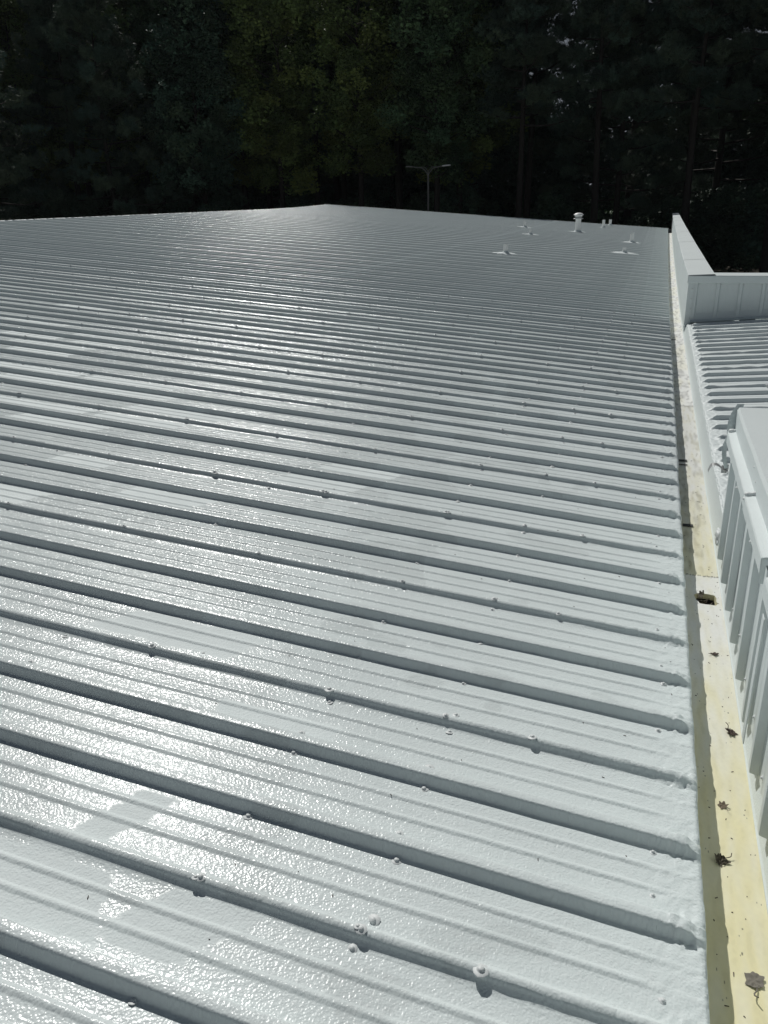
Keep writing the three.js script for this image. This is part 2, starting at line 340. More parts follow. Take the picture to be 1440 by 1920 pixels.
// gutter: sections lapped end to end
const FL = -0.16, GR = 0.208;
{
  const joints = [3.8, -0.22, -4.27, -8.26, -12.3, -16.4, -20.4, -24.45, -28.5, -32.6, -36.6, -40.6, -44.6, -49.6];
  for (let i = 0; i < joints.length - 1; i++) {
    const z1 = joints[i], z0 = joints[i + 1] - 0.02, lift = (i % 2) * 0.0025, y = FL + lift, mat = i < 3 ? creamMat : gwhiteMat, sides = [];
    const geos = [];
    const holed = i === 1;
    const s = new THREE.Shape(); s.moveTo(0.0, z0); s.lineTo(GR, z0); s.lineTo(GR, z1); s.lineTo(0.0, z1); s.closePath();
    if (holed) {
      const pts = [[.074, -4.02], [.09, -4.045], [.12, -4.05], [.15, -4.047], [.176, -4.04], [.184, -4.01], [.181, -3.975], [.186, -3.945], [.176, -3.925], [.15, -3.928], [.125, -3.926], [.1, -3.93], [.092, -3.955], [.083, -3.97], [.08, -3.99]];
      s.holes.push(new THREE.Path(pts.map((p) => new THREE.Vector2(...p))));
      const hole = []; for (let q = 0; q < pts.length; q++) { const a = pts[q], b = pts[(q + 1) % pts.length]; const g = new THREE.BufferGeometry(); g.setAttribute('position', new THREE.Float32BufferAttribute([a[0], y, a[1], b[0], y, b[1], b[0] * .9 + .013, y - .03, b[1], a[0], y, a[1], b[0] * .9 + .013, y - .03, b[1], a[0] * .9 + .013, y - .03, a[1]], 3)); g.setAttribute('uv', new THREE.Float32BufferAttribute(new Float32Array(12), 2)); g.computeVertexNormals(); hole.push(g); }
      geos.push(...hole);
    }
    const fl = new THREE.ShapeGeometry(s); { const p = fl.attributes.position; for (let q = 0; q < p.count; q++) { const x = p.getX(q), z = p.getY(q); p.setXYZ(q, x + bend(z), y, z); } const uv = fl.attributes.uv; for (let q = 0; q < p.count; q++) uv.setXY(q, p.getX(q), p.getZ(q)); fl.computeVertexNormals(); }
    geos.push(fl);
    const nn = 24;
    const wb = (z) => [bend(z) + 0.0015 * n2(z * 3, 5), 0.001 * n2(z * 4, 1)];
    sides.push(sweepZ([[0.0, y], [-0.012, -0.02]], z0, z1, nn, (z) => [bend(z), 0]));
    sides.push(sweepZ([[GR, y], [GR + 0.006, y + 0.008], [0.247, -0.008], [0.258, -0.004], [0.285, -0.012]], z0, z1, nn, wb));
    const sec = part(main, 'gutter_section', merge(geos), mat);
    part(sec, 'side_wall', merge(sides), coatPlain);
  }
  // dark closed end of the trough and the outlet pipe under the hole
  part(main, 'gutter_end_cap', box(0.2, 0.17, 0.16, 0.10 + bend(-49.5), -0.06, -49.4, 0.01), darkMetal);
  const tube = new THREE.CylinderGeometry(0.06, 0.055, 0.5, 20, 1, true); tube.translate(0.131, FL - 0.03 - 0.25, -3.985);
  part(main, 'downspout', tube, darkMetal);
  // straps over the trough
  for (const [z, w] of [[-12.32, 0.03], [-6.39, 0.04], [-6.28, 0.02], [-5.0, 0.035]]) { const g = box(0.062, 0.004, w, 0.07, FL + 0.008, z, 0.0015); part(main, 'gutter_strap', g, darkMetal); }
}

// ------------------------------------------------------------------ lower annex roof beyond the gutter
const annex = thing('annex_building', 'lower annex with white ribbed roof draining into the gutter between two parapets', 'building', [3, GY, -6]);
const AX = 0.262, ATH = 0.078;
const ARC = (k) => -8.36 - SP * k;          // rib centres; k = 0 is a lap
{
  const slots = []; for (let k = -36; ARC(k) > -13.3; k += 3) slots.push(k);
  const stx = [0, 0.004, 0.012, 0.02, 0.03, 0.04, 0.05, 0.06, 0.07, 0.08, 0.09, 0.1, 0.12, 0.15, 0.2, 0.28, 0.36, 0.44, 0.52, 0.6, 0.7, 0.8, 0.9, 1, 1.15, 1.3, 1.5, 2, 3, 4.5, 6];
  const ay = (d, k, u) => {
    const z = ARC(k) - u, lap = ((k % 3) + 3) % 3 === 0;
    let h = lap && Math.abs(u) < 0.07 ? lapHeight(u, d * 2.5 + k * 5.1) * (1.05 + 0.35 * n2(d * 6, k)) : H0(u);
    const isRib = Math.abs(u) < 0.07;
    const e = 1 - sstep(d, 0.015 + 0.02 * n2(k, 9.2), 0.075 + 0.02 * n2(k, 4));
    if (isRib) h *= 1 - 0.95 * e; else h *= sstep(d, 0.05, 0.16);
    const rough = 1 - sstep(d, 0.06, 0.16);
    h += (0.0008 + rough * 0.0035) * n3(d * 30, z * 30, 3) + (isRib ? e * (1 - e) * 0.02 * n3(d * 40, z * 40, 6) : 0);
    const lump = isRib ? Math.max(0, n2(d * 4 + 3.3, k * 7.7) - 0.72) * 0.03 : 0;
    return d * ATH + h + lump;
  };
  for (const k of slots) {
    const zc = ARC(k), cols = profFine.map(([q, u]) => [k + q, u]); cols.push([k + 3, -0.042]);
    const use = cols.filter(([kk, u]) => ARC(kk) - u > -12.98);
    if (use.length < 4) continue;
    const g = gridGeo(stx.length + 2, use.length, (i, j) => {
      const [kk, u] = use[j], z = ARC(kk) - u, w = 0.006 * n2(z * 5, 15) + 0.003 * n2(z * 18, 2);
      if (i === 0) return [AX - 0.01 + w, -0.045 + 0.004 * n2(z * 9, 1), z - zc];
      if (i === 1) return [AX - 0.013 + w, -0.006, z - zc];
      const d = stx[i - 2]; return [AX + d + w * Math.max(0, 1 - d * 8), ay(d, kk, u), z - zc];
    }, (i, j, p) => [p[0], p[2] + zc]);
    part(annex, 'roof_panel', g, coatPlain, [0, 0, zc]);
  }
  // dabs of sealant left on the ribs
  const r = rng(31);
  for (const [d, k, u, s] of [[0.75, 1, -0.02, 1.5], [0.62, 0, -0.02, 1.1], [1.0, 0, -0.01, 1.3], [0.12, 2, 0.1, 0.8], [0.4, 3, 0.1, 0.7], [0.2, 4, 0.1, 0.6]]) {
    const g = new THREE.IcosahedronGeometry(0.028 * s, 2), p = g.attributes.position;
    for (let i = 0; i < p.count; i++) { const q = 1 + 0.4 * n3(p.getX(i) * 60 + k, p.getY(i) * 60, p.getZ(i) * 60); p.setXYZ(i, p.getX(i) * q * 1.7, p.getY(i) * q * 0.5, p.getZ(i) * q * 0.8); }
    const gg = mergeVertices(g.deleteAttribute('normal').deleteAttribute('uv')); gg.computeVertexNormals();
    part(annex, 'sealant_dab', gg, blob, [AX + d, ay(d, k, u), ARC(k) - u]);
  }
  part(annex, 'wall', box(5.8, -GY - 0.12, 0.2, 3.3, (GY - 0.12) / 2, -12.7), wallMat);
  part(annex, 'wall', box(0.2, -GY - 0.25, 16, 0.52, (GY - 0.25) / 2, -4.5), wallMat);
}

// ------------------------------------------------------------------ parapets
// ribbed siding sheet: one sheet per 3 ribs. plane 'x' (faces -x) or 'z' (faces +z)
const sideKeys = [[-.05, 0], [-.036, .0006], [-.031, .003], [-.0215, .0255], [-.018, .028], [-.0145, .0285], [.0145, .0285], [.018, .028], [.0215, .0255], [.031, .003], [.036, .0006], [.05, 0], [.1, 0], [.112, .003], [.122, .003], [.134, 0], [.172, 0], [.184, .003], [.194, .003], [.206, 0]];
function sidingSheet(c0, n, y0, y1, face) { // c0 centre of first rib along axis, going negative (or positive for 'z')
  const cols = []; for (let q = 0; q < n; q++) for (const [u, h] of sideKeys) cols.push([q * SP + u, h]);
  cols.push([n * SP - 0.05, 0]);
  const rows = [y0, lerp(y0, y1, .34), lerp(y0, y1, .67), y1];
  return gridGeo(rows.length, cols.length, (i, j) => { const [a, h] = cols[j], y = rows[i], w = 0.0012 * n2(a * 3 + c0, y * 3); return face === 'x' ? [-h + w, y, c0 - a] : [c0 + a, y, h + w]; }, (i, j, p) => (face === 'x' ? [p[2], p[1]] : [p[0], p[1]]));
}
const farPar = thing('parapet_wall', 'far L-shaped white parapet with flat coping running along the gutter to the dark trees', 'parapet', [0.4, 0, -30]);
{
  const zN = -12.9, zF = -57.5, top = 0.70;
  const rise = (z) => 0.03 * clamp((-z - 13) / 44, 0, 1);
  const nn = 40, bx = (z) => [bend(z), rise(z)];
  part(farPar, 'inner_face', sweepZ([[0.212, -0.13], [0.214, 0.60]], zF, zN, nn, bx), sidingMat);
  part(farPar, 'rear_face', sweepZ([[0.55, 0.6], [0.55, GY]], zF, zN - 0.3, nn, bx), sidingMat);
  // coping laid in lengths
  const cj = [-12.86, -15.9, -18.95, -22, -25, -28, -31.1, -34.2, -37.2, -40.3, -43.3, -46.4, -49.5, -52.5, -55.5, -57.55];
  for (let i = 0; i < cj.length - 1; i++) {
    const l = (i % 2) * 0.003;
    const prof = [[0.205, 0.585 - l], [0.192, 0.59], [0.192 - l, 0.69 + l], [0.198, top + l - 0.002], [0.555, top + 0.012 + l], [0.562, 0.70 + l], [0.562, 0.6]];
    const g = [sweepZ(prof, cj[i + 1] - 0.03, cj[i], 5, bx)];
    if (i === cj.length - 2) { const s = new THREE.Shape(prof.map((p) => new THREE.Vector2(...p))); const e = new THREE.ShapeGeometry(s); e.translate(bend(zF), rise(zF), cj[i + 1] - 0.02); g.push(e); }
    part(farPar, 'coping', merge(g), coatPlain);
  }
  // front return: siding, coping, base flashing, corner trim
  for (let i = 0; i < 5; i++) part(farPar, 'siding_panel', sidingSheet(0.315 + i * 3 * SP, 3, 0.03 + 0.062 * (0.5 + i * 0.9), 0.60, 'z'), sidingMat, [0, 0, zN]);
  const capX = [[0.196, 2.6], [2.595, 5.2]];
  capX.forEach(([a, b], i) => {
    const g = sweepZ([[-0.05, 0.585], [-0.058, 0.592], [-0.058, 0.683], [-0.05, 0.692], [0.30, 0.705], [0.305, 0.60]], a, b, 6, (z) => [0, 0.0015 * n2(z * 3, 8)]); g.rotateY(Math.PI / 2);
    part(farPar, 'coping', g, coatPlain, [0, 0.003 * i, zN]);
    if (!i) part(farPar, 'coping_end', box(0.008, 0.112, 0.1, 0.194, 0.641, zN + 0.005, 0.003), coatPlain);
  });
  part(farPar, 'base_flashing', (() => { const g = sweepZ([[-0.14, 0.0], [-0.03, 0.02], [-0.005, 0.11]], 0.28, 5.2, 30, (z) => [0, (z - 0.26) * ATH + 0.035 + 0.003 * n2(z * 4, 2)]); g.rotateY(Math.PI / 2); return g; })(), coatPlain, [0, 0, zN]);
  part(farPar, 'corner_trim', merge([box(0.085, 0.68, 0.006, 0.2525, 0.25, zN + 0.034, 0.002), box(0.006, 0.68, 0.05, 0.2095, 0.25, zN + 0.012, 0.002)]), coatPlain);
  part(farPar, 'corner_bracket', merge([box(0.11, 0.008, 0.07, 0.265, -0.055, zN + 0.06, 0.003), box(0.03, 0.03, 0.03, 0.215, -0.04, zN + 0.055, 0.01)]), coatPlain);
  for (let i = 0; i < 6; i++) part(farPar, 'screw', screwGeos[0], blob, [0.36 + i * SP * 0.98, 0.565, zN + 0.012]).rotation.x = Math.PI / 2;
  for (let i = 0; i < 4; i++) part(farPar, 'screw', screwGeos[1], blob, [0.268, 0.5 - i * 0.14, zN + 0.05]).rotation.x = Math.PI / 2;
}
const nearPar = thing('parapet_wall', 'near white parapet with ribbed siding and lipped coping beside the cream gutter', 'parapet', [0.4, -0.08, -2]);
{
  const zF = -4.66, zN = 1.6, top = 0.69;
  const c = -4.37 + 0.018; // first rib centre so that near outer corners fall at -4.35, -4.04 ...
  for (let i = 0; i < 7; i++) part(nearPar, 'siding_panel', sidingSheet(c - 0.0 + i * 3 * SP + 2 * SP, 3, -0.075 - 0.004 * (i % 2), 0.556, 'x'), sidingMat, [0.2235 + 0.001 * (i % 2), 0, 0]);
  part(nearPar, 'end_face', box(0.33, 0.72, 0.01, 0.392, 0.3, zF + 0.03, 0.003), sidingMat);
  part(nearPar, 'rear_face', box(0.01, 1.6, zN - zF - 0.08, 0.56, -0.15, (zN + zF) / 2, 0.003), sidingMat);
  const cj = [1.6, -1.2, -4.68];
  for (let i = 0; i < 2; i++) {
    const z1 = cj[i], z0 = cj[i + 1];
    const prof = [[0.226, 0.565], [0.2275, 0.675], [0.238, top], [0.40, top + 0.004], [0.568, top + 0.012], [0.573, 0.66], [0.573, 0.58]];
    const wob = (z) => [0.0025 * n2(z * 1.2, 4) * sstep(z, -4.66, -4.3), 0.002 * n2(z * 2, 9)];
    const g = [sweepZ(prof, z0, z1 - 0.003, 28, wob)];
    if (i === 1) { const s = new THREE.ShapeGeometry(new THREE.Shape(prof.map((p) => new THREE.Vector2(...p)))); s.translate(0, 0, z0 + 0.002); g.push(s); }
    part(nearPar, 'coping', merge(g), coatPlain);
  }
  // projecting lip, lapped lengths; shaded return under it
  const lips = [[-4.62, -3.54, 0], [-3.56, -2.885, 0.004], [-2.7, -0.6, 0.012], [-0.6, 1.5, 0.01]];
  lips.forEach(([a, b, o], i) => {
    const line = [[0.235, 0.565], [0.229, 0.578 + o * .4], [0.190 - o, 0.570 + o * .5], [0.186 - o, 0.566], [0.188 - o, 0.505]];
    const g = sweepZ(line, a, b, 14, (z) => [0.001 * n2(z * 5, i), 0.0015 * n2(z * 2.5, 7 + i)]);
    part(nearPar, 'coping_lip', g, coatPlain);
  });
  part(nearPar, 'end_flashing', (() => { const s = new THREE.Shape([[0.187, 0.572], [0.232, 0.575], [0.232, 0.47], [0.19, 0.468]].map((p) => new THREE.Vector2(...p))); const g = new THREE.ExtrudeGeometry(s, { depth: 0.003, bevelEnabled: false }); g.translate(0, 0, -2.884); return g; })(), sidingMat);
  part(nearPar, 'edge_strip', box(0.004, 0.5, 0.045, 0.178, 0.22, -2.62, 0.0015), sidingMat);
  // loose strap and curled flashing at the far corner
  const strap = gridGeo(13, 2, (i, j) => { const t = i / 12; return [lerp(0.118, 0.215, t), 0.352 + 0.012 * Math.sin(t * 5) - (t < .12 ? (0.12 - t) * 0.3 : 0), -4.70 + j * 0.055 + 0.03 * t + 0.006 * Math.sin(t * 9)]; }, (i, j, p) => [p[0], p[2]]);
  part(nearPar, 'loose_strap', strap, steel);
  const strap2 = gridGeo(9, 2, (i, j) => { const t = i / 8; return [lerp(0.185, 0.222, t), 0.362 + 0.01 * t - j * 0.045, -4.655 + 0.02 * Math.sin(t * 3)]; }, (i, j, p) => [p[0], p[2]]);
  part(nearPar, 'loose_strap', strap2, steel);
  const curl = gridGeo(16, 4, (i, j) => { const t = i / 15; return [0.196 - 0.022 * Math.sin(t * 3.1) + j * 0.008, lerp(0.545, 0.36, t), -4.63 - 0.03 * Math.sin(t * 5) * (1 - j * 0.2)]; }, (i, j, p) => [p[0], p[1]]);
  part(nearPar, 'curled_flashing', curl, sidingMat);
  const fold = gridGeo(14, 6, (i, j) => { const t = i / 13, q = j / 5, b = Math.sin(t * Math.PI); return [lerp(lerp(0.184, 0.226, q), lerp(0.226, 0.262, q), t) - 0.014 * b * (1 - q), lerp(0.556 + 0.01 * q, 0.706, t) + 0.003 * n2(t * 5, q * 3), lerp(-4.612, -4.70, t) - 0.012 * b - 0.03 * q * (1 - t) + 0.004 * n2(t * 6, q * 4)]; }, (i, j, p) => [p[0], p[1]]);
  part(nearPar, 'folded_corner', fold, coatPlain);
  const dab = new THREE.IcosahedronGeometry(0.017, 2);
  for (const [x, y, z, s] of [[0.2, 0.578, -3.55, 1], [0.225, 0.582, -3.55, 1.1], [0.19, 0.56, -3.54, .8], [0.235, 0.62, -3.6, .7], [0.236, 0.65, -3.72, .7], [0.21, 0.577, -4.6, 1.2], [0.19, 0.5, -3.2, .6], [0.188, 0.5, -3.86, .6]]) {
    const m = part(nearPar, 'sealant_dab', dab, blob, [x, y, z]); m.scale.set(s * 1.1, s * .6, s * .8);
  }
  for (let i = 0; i < 9; i++) { const m = part(nearPar, 'screw', screwGeos[0], blob, [0.2215, -0.02 + 0.03 * (i % 2), c - i * -SP + 0.11]); m.rotation.z = Math.PI / 2; }
  // torn sealant at the foot of the far corner
  const lump = new THREE.IcosahedronGeometry(0.05, 4), lp = lump.attributes.position;
  for (let i = 0; i < lp.count; i++) { const q = 1 + 0.45 * n3(lp.getX(i) * 40, lp.getY(i) * 40, lp.getZ(i) * 40); lp.setXYZ(i, lp.getX(i) * q * .5, lp.getY(i) * q * .9, lp.getZ(i) * q * 1.6); }
  const lump2 = mergeVertices(lump.deleteAttribute('normal').deleteAttribute('uv')); lump2.computeVertexNormals();
  part(nearPar, 'torn_sealant', lump2, blob, [0.215, -0.015, -4.5]);
}

// ------------------------------------------------------------------ roof vents
{
  const skirt = (rx, rz, h, seed) => { // trowelled mound of coating over the ribs round a pipe
    const g = gridGeo(9, 28, (i, j) => { const t = i / 8, a = j / 27 * Math.PI * 2, w = 1 + 0.25 * n2(Math.cos(a) * 1.6 + seed, Math.sin(a) * 1.6); return [Math.cos(a) * rx * w * t, h * 0.35 * Math.pow(1 - t, 0.8) + 0.035 * (t < .99 ? 1 : 0.0) * (1 - t * .6) - Math.cos(a) * rx * w * t * TH + 0.006 * n2(i * .7 + seed, j * .5), Math.sin(a) * rz * w * t]; }, (i, j, p) => [p[0], p[2]]);
    return g;
  };
  const specs = [ // x, z, height, radius, skirt, label
    [-4.29, -23.24, .27, .062, [.40, .30, .09], 'short white vent pipe nearest the camera, with wide lumpy flashing and dark shadow'],
    [-6.31, -39.94, .28, .058, [.42, .26, .06], 'white vent pipe standing by itself, farthest from the gutter'],
    [-5.17, -33.91, .21, .053, [.42, .26, .07], 'thin white vent pipe between the capped flue and the nearest pipe'],
    [-3.08, -45.85, .42, .072, [.36, .24, .05], 'taller of the two white pipes standing close together near the far edge'],
    [-2.97, -50.0, .34, .076, [.3, .2, .03], 'shorter white pipe right at the far roof edge behind its taller twin'],
    [-1.244, -33.74, .36, .074, [.46, .28, .09], 'white vent pipe with slanted top, closer to the parapet'],
    [-1.259, -27.36, .20, .053, [.52, .3, .09], 'stubby white vent pipe near the gutter with long white flashing'],
  ];
  specs.forEach(([x, z, h, r, sk, label], i) => {
    const y = -x * TH, t = thing('vent_pipe', label, 'vent pipe', [x, y, z], 'plumbing vents on the roof');
    const pts = [[r - .006, -0.02], [r, -.02], [r, h], [r - .008, h], [r - .009, h - .1]].map((p) => new THREE.Vector2(...p));
    const g = new THREE.LatheGeometry(pts, 20);
    if (i === 5) { const p = g.attributes.position; for (let q = 0; q < p.count; q++) if (p.getY(q) > h - .01) p.setY(q, p.getY(q) + p.getX(q) * 0.5); g.computeVertexNormals(); }
    part(t, 'pipe', g, pipeMat, [x, y, z]);
    const boot = new THREE.LatheGeometry([[r + .055, 0.02], [r + .04, .05], [r + .012, .085], [r + .002, .1]].map((p) => new THREE.Vector2(...p)), 20);
    part(t, 'boot', boot, coatPlain, [x, y, z]);
    part(t, 'flashing', skirt(sk[0], sk[1], sk[2], i * 3), coatPlain, [x, y, z]);
  });
  const x = -3.782, z = -39.09, y = -x * TH, t = thing('flue_vent', 'tall white capped flue with domed rain hat near the far roof edge', 'flue', [x, y, z]);
  part(t, 'pipe', new THREE.CylinderGeometry(.125, .125, .66, 24, 1, true).translate(0, .31, 0), pipeMat, [x, y, z]);
  part(t, 'storm_collar', new THREE.LatheGeometry([[.126, .60], [.225, .585], [.228, .592], [.13, .63]].map((p) => new THREE.Vector2(...p)), 24), pipeMat, [x, y, z]);
  part(t, 'louvre_band', new THREE.CylinderGeometry(.15, .15, .075, 24, 1, true).translate(0, .655, 0), steel, [x, y, z]);
  part(t, 'cap_skirt', new THREE.CylinderGeometry(.168, .168, .07, 24, 1, true).translate(0, .72, 0), pipeMat, [x, y, z]);
  part(t, 'rain_hat', new THREE.LatheGeometry([[0, .845], [.08, .838], [.15, .815], [.205, .775], [.228, .742], [.215, .738], [0, .76]].map((p) => new THREE.Vector2(...p)), 28), pipeMat, [x, y, z]);
  part(t, 'boot', new THREE.LatheGeometry([[.2, .02], [.17, .06], [.135, .1], [.127, .12]].map((p) => new THREE.Vector2(...p)), 24), coatPlain, [x, y, z]);
  part(t, 'flashing', skirt(.52, .34, .06, 41), coatPlain, [x, y, z]);
}

// ------------------------------------------------------------------ dead leaves and drain debris in the gutter
{
  const leafGeo = (seed, curl, soft = 1) => {
    const r = rng(seed), pts = [], tips = [0, 1.05, 2.2, 4.1, 5.2].map((a) => [a + (r() - .5) * .4, (.35 + r() * .4) * soft]), fl = 0.5 + r() * .25;
    for (let i = 0; i < 36; i++) { const a = i / 36 * Math.PI * 2; let l = 0.55 + 0.12 * r(); for (const [ta, th] of tips) { const d = Math.abs(Math.atan2(Math.sin(a - ta), Math.cos(a - ta))); l = Math.max(l, 0.55 + th * Math.max(0, 1 - d / 0.42)); } pts.push(new THREE.Vector2(Math.cos(a) * l, Math.sin(a) * l * (0.6 + fl * .5))); }
    const outer = pts, g = new THREE.BufferGeometry(), pos = [], idx = [], uv = [];
    const rings = 5; pos.push(0, 0, 0); uv.push(0, 0);
    const hgt = (x, z) => curl * (x * x * 0.5 + 0.9 * Math.pow(Math.max(0, z), 2) + 0.5 * z * Math.abs(z)) + 0.16 * n2(x * 2.1 + seed, z * 2.3) * curl * 2;
    for (let q = 1; q <= rings; q++) for (const p of outer) { const x = p.x * q / rings, z = p.y * q / rings; pos.push(x, hgt(x, z), z); uv.push(x, z); }
    const n = outer.length;
    for (let i = 0; i < n; i++) { idx.push(0, 1 + (i + 1) % n, 1 + i); for (let q = 1; q < rings; q++) { const a = 1 + (q - 1) * n + i, b = 1 + (q - 1) * n + (i + 1) % n, c = a + n, d = b + n; idx.push(a, b, c, b, d, c); } }
    g.setAttribute('position', new THREE.Float32BufferAttribute(pos, 3)); g.setAttribute('uv', new THREE.Float32BufferAttribute(uv, 2)); g.setIndex(idx); g.computeVertexNormals(); return g;
  };
  const stemGeo = (seed) => new THREE.TubeGeometry(new THREE.CatmullRomCurve3([new THREE.Vector3(0, 0.02, 0), new THREE.Vector3(-0.7, 0.1, 0.1), new THREE.Vector3(-1.3, 0.3, -0.15), new THREE.Vector3(-1.6, 0.5, 0.05)]), 10, 0.05, 5);
  const brown = (r, g, b) => new THREE.MeshStandardMaterial({ color: lin(r, g, b), roughness: 0.8, side: THREE.DoubleSide });
  const b1 = brown(.055, .036, .028), b2 = brown(.16, .125, .085), b3 = brown(.10, .085, .06), b4 = brown(.17, .155, .13);
  const leaves = [
    [.172, -2.838, .030, 3, .5, b1, 'dark curled maple leaf with stalk by the right gutter wall'],
    [.144, -3.429, .021, 4, .35, b1, 'small dark brown leaf just in front of the drain hole'],
    [.114, -2.404, .021, 5, .4, b2, 'tan leaf scrap halfway along the cream gutter floor'],
    [.093, -2.14, .028, 6, .8, b3, 'crumpled grey-brown leaf lying on the gutter shadow edge'],
    [.150, -1.73, .040, 12, .2, b4, 'large grey sodden leaf flat on the gutter floor, lowest in view'],
  ];
  for (const [x, z, s, seed, curl, mat, label] of leaves) {
    const t = thing('dead_leaf', label, 'leaf', [x, FL + 0.004, z], 'dead leaves in the gutter'); t.rotation.y = seed * 1.7; t.scale.setScalar(s);
    const bl = new THREE.Mesh(leafGeo(seed, curl, seed === 12 ? 0.45 : 0.8), mat); bl.name = 'blade'; bl.position.y = 0.06; bl.castShadow = true; t.add(bl);
    const st = new THREE.Mesh(stemGeo(seed), mat); st.name = 'stalk'; t.add(st);
  }
  // leaves packed in the drain hole
  const t = thing('leaf_wad', 'wad of rotting brown leaves stuck in the drain hole', 'leaves', [.131, FL - 0.06, -3.985]);
  const r = rng(50);
  for (let i = 0; i < 9; i++) { const m = new THREE.Mesh(leafGeo(60 + i, .5), i % 3 ? b3 : b1); m.name = 'leaf'; m.scale.setScalar(.028); m.position.set((r() - .5) * .06, r() * 0.05 + (i < 3 ? .02 : 0), (r() - .5) * .06 - .012); m.rotation.set((r() - .5) * 2, r() * 6, (r() - .5) * 2); t.add(m); }
  // scattered grit, needles and twigs
  const bit = new THREE.CylinderGeometry(0.0008, 0.0012, 0.014, 5).rotateZ(Math.PI / 2), mats = [], q = new THREE.Quaternion(), e = new THREE.Euler();
  for (let i = 0; i < 240; i++) {
    e.set(0, r() * 6.28, (r() - .5) * .2); q.setFromEuler(e);
    if (i < 150) { if (i % 5 > 2) continue; const x = 0.04 + r() * 0.16, z = -1.6 - Math.pow(r(), 1.2) * 5; const s = 0.2 + Math.pow(r(), 2) * 1.1; mats.push(new THREE.Matrix4().compose(new THREE.Vector3(x, FL + 0.0035, z), q, new THREE.Vector3(s * (r() < .15 ? 1.6 : .7), 1.3, 1.3))); }
    else { const k = Math.floor(r() * 24) - 2, u = 0.06 + r() * 0.18, x = -Math.pow(r(), 1.5) * 2.6 - 0.03, z = RC(k) - u, s = 0.2 + r() * 0.5; mats.push(new THREE.Matrix4().compose(new THREE.Vector3(x, roofY(x, k, u, true) + 0.001, z), q, new THREE.Vector3(s, 1.2, 1.2))); }
  }
  const im = new THREE.InstancedMesh(bit, b1, mats.length); mats.forEach((m, i) => im.setMatrixAt(i, m));
  im.name = 'debris'; im.userData = { kind: 'stuff', label: 'scattered dark needles and grit on gutter and roof', category: 'debris' }; im.castShadow = true; scene.add(im);
}

// ------------------------------------------------------------------ twin-arm lamp post beyond the far edge
{
  const x = -15.6, z = -57, t = thing('lamp_post', 'thin twin-armed lamp post rising beyond the far roof edge', 'lamp post', [x, GY, z]);
  const pm = new THREE.MeshStandardMaterial({ color: lin(.16, .16, .155), roughness: .5, metalness: .4 }), glintMat = new THREE.MeshStandardMaterial({ color: lin(.6, .6, .6), roughness: .35, metalness: .2 });
  part(t, 'base', new THREE.CylinderGeometry(.22, .26, .7, 16).translate(0, .35, 0), wallMat, [x, GY, z]);
  const H = 3.45 - GY;
  part(t, 'pole', new THREE.CylinderGeometry(.055, .095, H - .7, 14).translate(0, .7 + (H - .7) / 2, 0), pm, [x, GY, z]);
  for (const s of [-1, 1]) {
    const c = new THREE.CatmullRomCurve3([[0, H - .05, 0], [s * .16, H + .22, 0], [s * .42, H + .43, 0], [s * .8, H + .50, 0], [s * 1.15, H + .53, 0]].map((p) => new THREE.Vector3(...p)));
    part(t, 'arm', new THREE.TubeGeometry(c, 20, .032, 8), pm, [x, GY, z]);
    const c2 = new THREE.CatmullRomCurve3([[0, H + .05, 0], [s * .07, H + .3, 0], [s * .22, H + .47, 0], [s * .5, H + .50, 0]].map((p) => new THREE.Vector3(...p)));
    part(t, 'arm_brace', new THREE.TubeGeometry(c2, 14, .02, 6), pm, [x, GY, z]);
    const hd = new RoundedBoxGeometry(.55, .09, .26, 3, .035); hd.rotateZ(s * .06); hd.translate(s * 1.28, H + .55, 0);
    part(t, 'lamp_head', hd, s > 0 ? glintMat : pm, [x, GY, z]);  // sun glint on the right head painted in as a paler material
  }
}

// ------------------------------------------------------------------ forest
const barkMat = new THREE.MeshStandardMaterial({ color: lin(.04, .034, .028), roughness: .95 });
const leafMat = (r, g, b) => new THREE.MeshPhysicalMaterial({ color: lin(r, g, b), roughness: .62, specularIntensity: .35, side: THREE.DoubleSide });
const leafA = leafMat(.085, .135, .065), leafB = leafMat(.135, .18, .06), leafC = leafMat(.08, .13, .085), needleM = leafMat(.085, .125, .088);
function leafCluster(seed, n, R, size) { // small spray of folded leaves
  const r = rng(seed), pos = [], v = new THREE.Vector3(), q = new THREE.Quaternion(), e = new THREE.Euler();
  for (let i = 0; i < n; i++) {
    const c = new THREE.Vector3(r() - .5, r() - .5, r() - .5).normalize().multiplyScalar(R * Math.cbrt(r())); c.y *= .7;
    e.set((r() - .5) * 2.2 + .3, r() * 6.28, (r() - .5) * 2.2); q.setFromEuler(e); const s = size * (.6 + r() * .8);
    const P = [[0, 0, 0], [s * .42, s * .12, s * .5], [0, 0, s * 1.15], [-s * .42, s * .12, s * .5]].map((p) => v.set(...p).applyQuaternion(q).add(c).toArray());
    pos.push(...P[0], ...P[1], ...P[2], ...P[0], ...P[2], ...P[3]);
  }
  const g = new THREE.BufferGeometry(); g.setAttribute('position', new THREE.Float32BufferAttribute(pos, 3)); g.computeVertexNormals(); return g;
}
